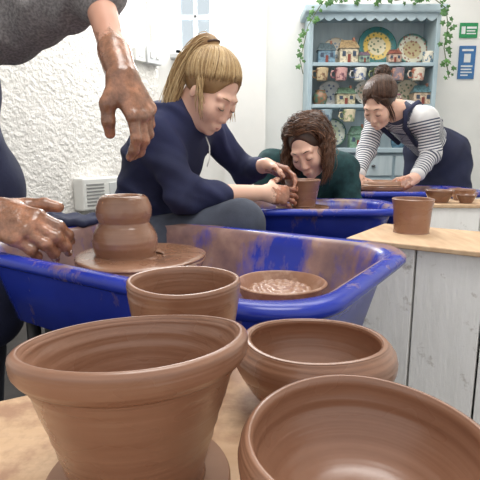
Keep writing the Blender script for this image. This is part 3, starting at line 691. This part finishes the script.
sb_ = [(0, 0), (.035, 0), (.04, .006), (.055, .028), (.062, .042), (.06, .046), (.055, .041), (.045, .02), (0, .008)]
for i, (px, Y, s, lb) in enumerate([(439, 1.93, .92, 'small low brown bowl at the left edge of the farther plinth'), (462, 2.02, .85, 'small low brown bowl at the back right of the farther plinth'), (466, 1.90, .62, 'smallest brown bowl, at the front right of the farther plinth')]):
    pot('small_bowl', (X(px, Y, .77), Y, .7505), sb_, CL3 if i != 1 else CL1, lb, 'bowl', seed=10+i, group='small bowls on the farther plinth', sr=s, sz=s*1.2)

# ================================================================ FOREGROUND TABLE AND POTS
BZ = .725
tb = thing('work_table', (-.25, .05, 0), 'pale clay-smeared plywood table carrying the foreground pots', 'table')
far = lambda x: .522+.55*x
MB().prism([(-.62, -.35), (.122, -.35), (.122, far(.122)), (-.62, far(-.62))], BZ-.022, BZ).build('table_top', PLY, tb, bevel=.002)
for x, y in ((-.57, -.3), (.08, -.3), (.08, .48), (-.57, .12)): MB().bb(x-.025, x+.025, y-.025, y+.025, 0, BZ-.022).build('leg', PLYE, tb, bevel=.003)
def on_board(px, py, zr, z0=BZ+.0003):
    p = atz(px, py, zr); p[2] = z0; return p
def bat(c, r, label):
    tag(MB().lathe([(0, 0), (r, 0), (r+.001, .002), (r+.001, .0055), (r, .0075), (0, .0075)], (c[0], c[1], BZ+.0003), 64).build('throwing_bat', M('bat_wood', (160, 122, 96), (138, 100, 76), 12, .6), None, (c[0], c[1], BZ+.0003), smooth=False), label, 'bat')
p1 = on_board(133, 336, .833, BZ+.008)
bat(p1, .062, 'thin round bat under the large flared pot at the front left')
pot('flared_pot', p1, [(0, 0), (.047, 0), (.0495, .004), (.054, .02), (.0615, .042), (.0685, .062), (.0735, .075), (.0758, .0795), (.0810, .0830), (.0838, .0885), (.0832, .0945), (.0795, .0972), (.076, .0955), (.0728, .089), (.068, .074), (.058, .045), (.050, .02), (.042, .010), (.02, .0075), (0, .007)], CL1, 'large flared pot with rolled rim at the front left of the table', 'pot', .0004, .006, 6, 7, sr=.885, sz=1.025, tilt=(.05, -.14), wav=.0008)
p2 = on_board(184, 279, .819)
pot('cylinder_pot', p2, [(0, 0), (.046, 0), (.047, .005), (.043, .012), (.044, .02), (.05, .045), (.0545, .075), (.056, .095), (.0562, .102), (.0545, .105), (.0510, .103), (.0490, .09), (.0455, .06), (.041, .03), (.034, .012), (0, .009)], CL1, 'upright straight-sided pot standing behind the large flared pot', 'pot', .0004, .007, 6, 8, sr=1.05, sz=.9, wav=.0008)
p3 = on_board(315, 338, .790)
pot('round_bowl', p3, [(0, 0), (.038, 0), (.042, .006), (.055, .028), (.0635, .046), (.0655, .057), (.0640, .066), (.0595, .0735), (.0570, .0765), (.0540, .0765), (.0525, .073), (.0550, .062), (.0540, .048), (.044, .026), (.03, .013), (0, .010)], CL1, 'medium rounded bowl in the middle of the foreground table', 'bowl', .0004, .007, 6, 9, sr=1.07, sz=.85, tilt=(0, -.06), wav=.0008)
p4 = on_board(368, 435, .806)
pot('wide_bowl', p4, [(0, 0), (.045, 0), (.05, .006), (.064, .03), (.0735, .05), (.0755, .06), (.074, .067), (.071, .0705), (.0675, .0695), (.0665, .06), (.0625, .05), (.05, .036), (.033, .029), (0, .027)], CL1, 'wide shallow bowl at the front right corner, cut by the frame', 'bowl', .0004, .007, 6, 11, sr=.90, sz=1.15, wav=.0008)

# ================================================================ PERSON A - muddy hands, grey jumper
J = dict(pel=A3(-.80, 1.30, .86), ch=A3(-.79, 1.25, 1.14), neck=A3(-.69, 1.24, 1.36), shR=A3(-.78, 1.07, 1.27), shL=A3(-.63, 1.36, 1.285),
         elL=at(95, -12, 1.2), wrL=at(122, 77, 1.03), elR=A3(-.85, .99, 1.0), wrR=at(-12, 213, 1.03), toe=A3(.8, -.4, 0))
hipset(J, J['shR']-J['shL'])
for q in 'LR': J['kn'+q] = A3(J['hip'+q][0]-.03, J['hip'+q][1], .47); J['an'+q] = A3(J['hip'+q][0]-.06, J['hip'+q][1], .08)
H = Head((-.58, 1.22, 1.53), (.75, -.2, -.55), (.5, -.1, .85))
S = SDF(); H.skin(S, J['neck']); torso(S, J); legs(S, J); feet(S, J); nails = []
for q in 'LR': arm(S, J, q)
for q in 'LR': S.cap(J['el'+q]*.25+J['wr'+q]*.75, J['wr'+q], .033, .029, .02)
hl_d = at(149, 128, 1.02)-J['wrL']
hand(S, J['wrL'], hl_d, A3(.76, -.58, .4), 'L', ((18, 32, 22), (24, 38, 28), (32, 42, 30), (40, 46, 32)), 5, (.95, .15, .55), 22, 1.02, nails, 1.27)
hr_d = at(74, 246, 1.0)-J['wrR']
hand(S, J['wrR'], hr_d, A3(.25, -.76, .62), 'R', ((18, 38, 28), (20, 40, 28), (24, 42, 28), (28, 44, 30)), 1, (.9, .5, -.05), 18, 1.16, nails, 1.32)
hc = [J['wrL']+nz(hl_d)*.09, J['wrR']+nz(hr_d)*.09]
PA = S.build('person', .0032, SK_A, None, (-.83, 1.27, 0), mud=nearmud(hc, .11, .23))
tag(PA, 'person in grey jumper and navy apron at left, muddy hands over the wheel', 'person')
H.details(PA)
for c_, q, r, u, s_ in nails:
    m = MB().lathe([(0, -.5), (.7, -.35), (1, 0), (.7, .35), (0, .5)], (0, 0, 0), 12)
    V = [c_+s_*(v[0]*.0042*r+v[1]*.0058*q+v[2]*.0022*u) for v in m.V]
    mk('fingernail', V, m.F, NAILM, PA)
S = SDF(); H.cap_hair(S, 1.04)
for i in range(60):
    d0 = nz(rng.normal(size=3)); d0[1] -= .3
    if d0[1] > .3 and d0[2] < .4: continue
    S.cap(H.hd(d0, 1.03), H.hd(nz(d0)+A3(0, -.35, -.25), 1.05), .008, .005, .006)
S.build('hair', .005, HD, PA)
S = SDF(); torso(S, J, .016); arm(S, J, 'R', .02, t1=.15)
S.cap(J['neck']*.35+J['ch']*.25+J['shL']*.4, J['shL'], .085, .082, .05); S.cap(J['shL'], J['elL']*.96+J['shL']*.04, .088, .064, .04); S.cap(J['elL'], J['elL']+(J['wrL']-J['elL'])*.16, .060, .053, .03)
S.cap(J['elL'], J['elL']+(J['wrL']-J['elL'])*.08, .066, .060, .02)
S.build('jumper', .005, GREYK, PA, wrinkle=.010, wscale=32)
S = SDF(); torso(S, J, .028, 1.0)
for q in 'LR': S.cap(J['hip'+q], J['kn'+q], .115, .12, .06)
S.plane(A3(0, 0, 1.225), (.0, 0, 1)); S.plane(J['pel']+A3(-.06, 0, 0), (-1, .2, 0))
S.build('apron', .006, NAVY2, PA, wrinkle=.005, wscale=20)
S = SDF(); legs(S, J, .014); S.ell(J['pel'], (.15, .17, .11), None, .05); S.plane(A3(0, 0, .92), (0, 0, 1)); S.build('trousers', .007, DENIM, PA, wrinkle=.005, wscale=25)
def shoes(J, par, tx):
    S = SDF()
    for q in 'LR': S.cap(J['an'+q]+A3(0, 0, -.02), J['an'+q]+A3(0, 0, -.035), .044, .044, .02); S.cap(J['an'+q]+tx+A3(0, 0, -.04), J['an'+q]+J['toe']*.15+A3(0, 0, -.045), .04, .034, .02)
    S.plane(A3(0, 0, .001), (0, 0, -1)); S.build('shoes', .006, BLACK, par)
shoes(J, PA, A3(-.03, 0, 0))

# ================================================================ PERSON B - blonde, navy hoodie
J = dict(pel=at(142, 236, 1.66), ch=at(166, 152, 1.66), neck=at(187, 116, 1.62), shR=at(156, 133, 1.53), shL=at(206, 129, 1.80),
         elR=at(184, 195, 1.47), wrR=at(266, 193, 1.62), elL=at(246, 172, 1.93), wrL=at(266, 165, 1.78), toe=A3(.9, -.2, 0))
hipset(J, J['shR']-J['shL'])
J['knR'] = at(240, 224, 1.46); J['knL'] = A3(-.10, 1.93, .56); J['anR'] = A3(-.03, 1.52, .08); J['anL'] = A3(-.14, 1.95, .08)
H = Head(at(210, 92, 1.56), (.70, -.48, -.70), (.52, -.32, .84), 1.0)
S = SDF(); H.skin(S, J['neck']); torso(S, J, 0, .90); legs(S, J); feet(S, J)
for q in 'LR': arm(S, J, q)
potB = A3(.235, 1.77, .80)
dR = potB+A3(-.02, -.085, -.01)-J['wrR']; hand(S, J['wrR'], dR, A3(-.25, -.85, .35), 'R', ((10, 20, 15), (14, 22, 15), (16, 22, 15), (18, 24, 15)), 4, (.75, .5, .2), 12, .92)
dL = potB+A3(-.02, -.02, .06)-J['wrL']; hand(S, J['wrL'], dL, A3(.25, .45, .85), 'L', ((25, 30, 20), (22, 32, 20), (22, 32, 20), (25, 34, 20)), 4, (.8, .3, .4), 15, .92)
PB = S.build('person', .0032, SK_B, None, (J['pel'][0], J['pel'][1], 0), mud=nearmud([J['wrR']+nz(dR)*.12, J['wrL']+nz(dL)*.12], .05, .13))
tag(PB, 'blonde woman in navy hoodie seated and bending over the middle wheel', 'person'); H.details(PB)
S = SDF(); H.cap_hair(S, 1.02); bun = A3(0, -.60, .80)
cur = pulled_back(H, S, bun, 1500)
bc = H.hd(bun, 1.05)
# high pony tail: rises from the tie, arches back and falls behind the neck
tip = at(168, 132, 1.55); up_ = H.u*.3-H.f*.35+A3(-.15, 0, .6); ctl1 = bc+nz(up_)*.062; ctl2 = at(170, 62, 1.57)
bez = lambda t, a, b_, c_, d_: (1-t)**3*a+3*t*(1-t)**2*b_+3*t*t*(1-t)*c_+t**3*d_
for i in range(460):
    o1 = rng.normal(size=3)*.016; o2 = rng.normal(size=3)*.021; o3 = rng.normal(size=3)*A3(.012, .016, .035); st_ = rng.normal(size=3)*.007; wv = rng.uniform(0, 6.28)
    pts = [bez(t, bc+st_, ctl1+o1, ctl2+o2, tip+o3)+A3(.005*math.sin(t*7+wv), 0, 0)*t for t in np.linspace(0, 1, 12)]; cur.append(pts)
    if i < 26: S.chain([q*.6+bez(t, bc, ctl1, ctl2, tip)*.4 for q, t in zip(pts[:9], np.linspace(0, 1, 12))], list(np.linspace(.008, .004, 9)), .012)
for i in range(36):      # a soft lock beside the ear on each side
    sd = 1 if i % 3 else -1
    s0 = H.hd(A3(.97*sd, .12+.07*rng.normal(), .05+.06*rng.normal()), 1.03); L_ = .06+.07*rng.random(); ph = rng.uniform(0, 6)
    e = s0+H.f*(.002+.006*rng.normal())+A3(0, -.004, -L_)
    cur.append([s0+(e-s0)*t+H.r*sd*.008*math.sin(t*2.6)+A3(.004*math.sin(t*4+ph), .003*math.sin(t*5), 0)*t for t in np.linspace(0, 1, 8)])
HO = S.build('hair', .0035, HB, PB); strands(cur, .0010, HBs, HO)
tie = [H.hd(bun, 1.06)+.021*(math.cos(a)*H.r+math.sin(a)*nz(np.cross(H.r, up_))) +nz(up_)*.008 for a in np.linspace(0, 2*math.pi, 17)]
MB().tube(tie, .004, 8).build('hair_tie', DARKL, PB, smooth=True)
S = SDF(); torso(S, J, .020, .93)
for q, t in (('R', .36), ('L', .55)):
    arm(S, J, q, .016, t1=t); p = J['el'+q]+(J['wr'+q]-J['el'+q])*t; S.cap(p, p+nz(J['wr'+q]-J['el'+q])*.018, .046, .042, .008)
hd_ = [J['neck']+A3(-.03, -.07, .0), J['neck']+A3(-.08, -.05, -.005), J['neck']+A3(-.095, .02, -.005), J['neck']+A3(-.05, .07, .0), J['neck']+A3(.03, .065, -.02)]
S.chain(hd_, [.028, .037, .042, .037, .024], .03); S.cap(J['neck']+A3(-.03, -.07, 0), J['neck']+A3(.055, -.035, -.05), .026, .018, .02)
HOOD = S.build('hoodie', .0045, NAVY, PB, wrinkle=.013, wscale=26)
b0 = J['neck']+A3(.066, -.05, -.07); MB().tube([b0, b0+A3(.012, -.012, -.03), b0+A3(.012, -.016, -.07), b0+A3(.004, -.02, -.095)], .0022, 6).build('drawstring', WPLAST, HOOD, smooth=True)
S = SDF(); legs(S, J, .018, low=.92); S.ell(J['pel']+A3(0, 0, -.02), (.15, .18, .12), None, .05); S.build('trousers', .0055, GREYP, PB, wrinkle=.006, wscale=20)
shoes(J, PB, A3(-.03, 0, 0))
def stool(c, z, label):
    t = thing('stool', (c[0], c[1], 0), label, 'stool')
    MB().lathe([(0, z-.03), (.15, z-.03), (.16, z-.024), (.16, z-.006), (.15, z), (0, z)], (c[0], c[1], 0), 40).build('seat', PLYE, t, smooth=False)
    for i in range(4):
        a = .8+i*math.pi/2; MB().tube([(c[0]+.11*math.cos(a), c[1]+.11*math.sin(a), z-.03), (c[0]+.16*math.cos(a), c[1]+.16*math.sin(a), 0)], .014, 10).build('leg', BLACK, t, smooth=True)
stool(J['pel'], J['pel'][2]-.155, 'round stool the blonde woman sits on')

# ================================================================ PERSON C - dark curly hair
J = dict(pel=at(316, 226, 2.42), ch=at(312, 178, 2.28), neck=at(308, 160, 2.16), shR=at(270, 166, 2.20), shL=at(343, 170, 2.20),
         elR=at(264, 208, 2.16), wrR=A3(.20, 2.13, .68), elL=at(352, 210, 2.16), wrL=A3(.37, 2.13, .68), toe=A3(0, -1, 0))
hipset(J, J['shR']-J['shL'])
J['knR'] = A3(.20, 2.12, .52); J['knL'] = A3(.41, 2.12, .52); J['anR'] = A3(.2, 2.16, .08); J['anL'] = A3(.41, 2.16, .08)
H = Head(at(309, 147, 2.02), (-.42, -.74, -.60), (-.42, -.40, .80), 1.)
S = SDF(); H.skin(S, J['neck']); torso(S, J, 0, .92); legs(S, J); feet(S, J)
for q in 'LR':
    arm(S, J, q); hand(S, J['wr'+q], A3(0, -.5, -.6), A3(0, -.8, .6), q, (20, 25, 15), 4, sc=.92)
PC = S.build('person', .0038, SK_C, None, (J['pel'][0], J['pel'][1], 0), mud=nearmud([J['wrR'], J['wrL']], .08, .12))
tag(PC, 'woman with dark curly hair and teal top, head bowed behind the middle wheel', 'person'); H.details(PC, DARKL)
S = SDF(); H.cap_hair(S, 1.0); cur = []
for i in range(330):
    s_ = rng.random(); side = 1 if i % 2 else -1
    a0 = nz(A3(.12, .76*(1-s_)-.75*s_, .64+.5*math.sin(s_*3.1)))                       # along the parting, brow to crown
    ph = (1.25+1.8*s_+.14*rng.normal())*side; a1 = A3(math.sin(ph), math.cos(ph), rng.uniform(-.25, .05))
    g = 1.03+.15*rng.random(); amp = rng.uniform(.006, .013); fq = rng.uniform(.5, .9); wph = rng.uniform(0, 6.28)
    pts = [H.hd(nz(a0)*(1-t)+nz(a1)*t+A3(side*.35*math.sin(t*3.14), 0, .35*math.sin(t*3.14)), 1.03+(g-1.03)*min(1, 1.6*t)) for t in np.linspace(0, 1, 9)]
    p = pts[-1].copy(); outw = nz((p-H.c)*A3(1, 1, 0)+1e-6); L_ = rng.uniform(.05, .19)
    for t in np.linspace(.12, 1, 10): pts.append(p+A3(0, 0, -L_*t)+outw*.018*math.sin(t*2.6))
    tx = nz(np.cross(outw, A3(0, 0, 1)))
    base = [q+amp*min(1, j/6)*(tx*math.sin(j*fq+wph)+outw*math.cos(j*fq+wph)) for j, q in enumerate(pts)]
    if i % 6 == 0: S.chain(base[3:12], list(np.linspace(.006, .003, 9)), .008)
    for k_ in range(5):
        o_ = rng.normal(size=3)*.005; cur.append([q+o_*(1+.5*math.sin(j*.9+k_)) for j, q in enumerate(base)])
HO = S.build('hair', .004, HC, PC); strands(cur, .0011, HCs, HO)
S = SDF(); torso(S, J, .022, .95)
for q in 'LR': arm(S, J, q, .018, t1=.9)
S.build('jumper', .006, TEAL, PC, wrinkle=.010, wscale=28)
S = SDF(); legs(S, J, .014, low=.92); S.ell(J['pel']+A3(0, 0, -.02), (.17, .14, .11), None, .05); S.build('trousers', .008, DENIM, PC, wrinkle=.004)
shoes(J, PC, A3(0, .03, 0))
stool(J['pel'], J['pel'][2]-.155, 'round stool under the curly-haired woman')

# ================================================================ PERSON D - striped top
cs_ = at(401, 117, 2.56); ld = nz(A3(.6, -.62, -.1))*.135
J = dict(pel=at(437, 150, 2.88), ch=at(415, 125, 2.68), neck=at(398, 112, 2.53), shL=cs_+ld, shR=cs_-ld,
         elL=at(431, 154, 2.46), wrL=at(415, 178, 2.36), elR=at(366, 152, 2.58), wrR=at(357, 178, 2.46), toe=A3(-.6, -.8, 0))
hipset(J, J['shR']-J['shL'])
for q in 'LR': J['kn'+q] = J['hip'+q]*A3(1, 1, 0)+A3(.03, .0, .49); J['an'+q] = J['hip'+q]*A3(1, 1, 0)+A3(.05, .05, .08)
H = Head(at(380, 103, 2.42), (-.60, -.54, -.74), (-.32, -.48, .86), .97)
S = SDF(); H.skin(S, J['neck']); torso(S, J, 0, .76); legs(S, J); feet(S, J)
for q in 'LR': arm(S, J, q)
dL = at(398, 187, 2.36)-J['wrL']; dR = at(364, 191, 2.42)-J['wrR']
hand(S, J['wrL'], dL, A3(.2, -.5, .8), 'L', (18, 25, 15), 4, sc=.92); hand(S, J['wrR'], dR, A3(-.4, -.5, .7), 'R', (18, 25, 15), 4, sc=.92)
PD = S.build('person', .0038, SK_B, None, (J['pel'][0], J['pel'][1], 0), mud=nearmud([J['wrL']+nz(dL)*.12, J['wrR']+nz(dR)*.12], .04, .12))
tag(PD, 'woman in striped top and navy apron leaning over the farthest wheel', 'person'); H.details(PD, DARKL)
S = SDF(); H.cap_hair(S, 1.02); bun = A3(.25, -.85, .45)
cur = pulled_back(H, S, bun, 1000)
bc = H.hd(bun, 1.26); S.ell(bc, (.036, .036, .036), None, .02)
for i in range(90):
    b_ = nz(rng.normal(size=3)); c2 = nz(np.cross(b_, nz(rng.normal(size=3)))); a = rng.uniform(0, 6.28)
    cur.append([bc+(.036+.006*rng.random())*(math.cos(q)*b_+math.sin(q)*c2) for q in np.linspace(a, a+2.2, 7)])
for i in range(60):      # loose lengths from the parting past the ears
    x = rng.uniform(.01, .05)*(1 if i % 2 else -1); s_ = rng.random()*.008
    cur.append([H.hd(A3(x*3, .75, .66), 1.03), H.hd(A3(x*10, .80, .5), 1.05), H.hd(A3(x*18, .5, .15), 1.06), H.w(x*1.3+.022*(1 if x > 0 else -1), .030+s_, -.03-2*s_), H.w(x*1.1+.026*(1 if x > 0 else -1), .020+s_, -.075-3*s_)])
HO = S.build('hair', .0038, HD, PD); strands(cur, .0012, HDs, HO)
S = SDF(); torso(S, J, .013, .80)
for q in 'LR': arm(S, J, q, .010, t1=.82)
S.build('striped_top', .0042, STRIPE, PD, stripe=True, wrinkle=.006, wscale=30)
S = SDF(); lat = nz(J['shR']-J['shL']); up2 = nz(J['ch']-J['pel'])
S.ell(J['pel'], (.145, .122, .138), [lat, nz(np.cross(up2, lat)), up2], .05); S.cap(J['pel']*.6+J['ch']*.4, J['pel'], .104, .114, .05)
for q in 'LR': S.cap(J['hip'+q], J['kn'+q]*.9+J['hip'+q]*.1, .102, .108, .08)
S.plane(J['pel']*.45+J['ch']*.55, nz(J['ch']-J['pel'])); AP = S.build('apron', .006, NAVY2, PD, wrinkle=.009, wscale=22)
back = nz(np.cross(lat, up2)); back = back if back[2] > 0 else -back
for q in 'LR':
    s_ = J['sh'+q]*.55+J['neck']*.45
    MB().tube([J['pel']*.5+J['ch']*.5+(J['sh'+q]-cs_)*.35+back*.108, J['ch']*.7+s_*.3+back*.097, s_+back*.075, s_-back*.02+up2*.076, s_-back*.082+up2*.03, J['ch']-back*.115+(J['sh'+q]-cs_)*.4], .013, 8).build('strap', NAVY2, AP, smooth=True)
S = SDF()
for q in 'LR': S.cap(J['kn'+q], J['an'+q]+A3(0, 0, .05), .07, .055, .03)
S.build('trousers', .008, DENIM, PD)
shoes(J, PD, A3(0, .03, 0))

# ================================================================ LIGHT, WORLD, CAMERA
w = bpy.data.worlds.new('World'); SC.world = w; w.use_nodes = True
w.node_tree.nodes['Background'].inputs[0].default_value = (1, .99, .975, 1); w.node_tree.nodes['Background'].inputs[1].default_value = .92
def area(name, loc, target, size, power, col=(1, 1, 1)):
    l = bpy.data.lights.new(name, 'AREA'); l.shape = 'RECTANGLE'; l.size, l.size_y = size; l.energy = power; l.color = col
    o = bpy.data.objects.new(name, l); COL.objects.link(o); o.location = loc
    from mathutils import Vector
    o.rotation_euler = (Vector(target)-Vector(loc)).to_track_quat('-Z', 'Y').to_euler(); return o
area('ceiling_light', (.3, 2.6, 2.7), (.3, 2.6, 0), (2.0, 1.4), 38, (1, .98, .94))
area('ceiling_light', (.2, .7, 2.7), (.2, .8, 0), (1.2, .8), 28, (1, .98, .94))
area('window_light', ((wx0+wx1)/2, 3.7, 2.15), (.1, .8, .7), (.4, .7), 32, (.98, .99, 1))
cd = bpy.data.cameras.new('Camera'); co = bpy.data.objects.new('Camera', cd); COL.objects.link(co)
cd.sensor_width = 36; cd.lens = 36*FP/480; cd.clip_start = .02
co.location = CAM; co.rotation_euler = (math.pi/2-TA, 0, 0); SC.camera = co
SC.view_settings.view_transform = 'Standard'
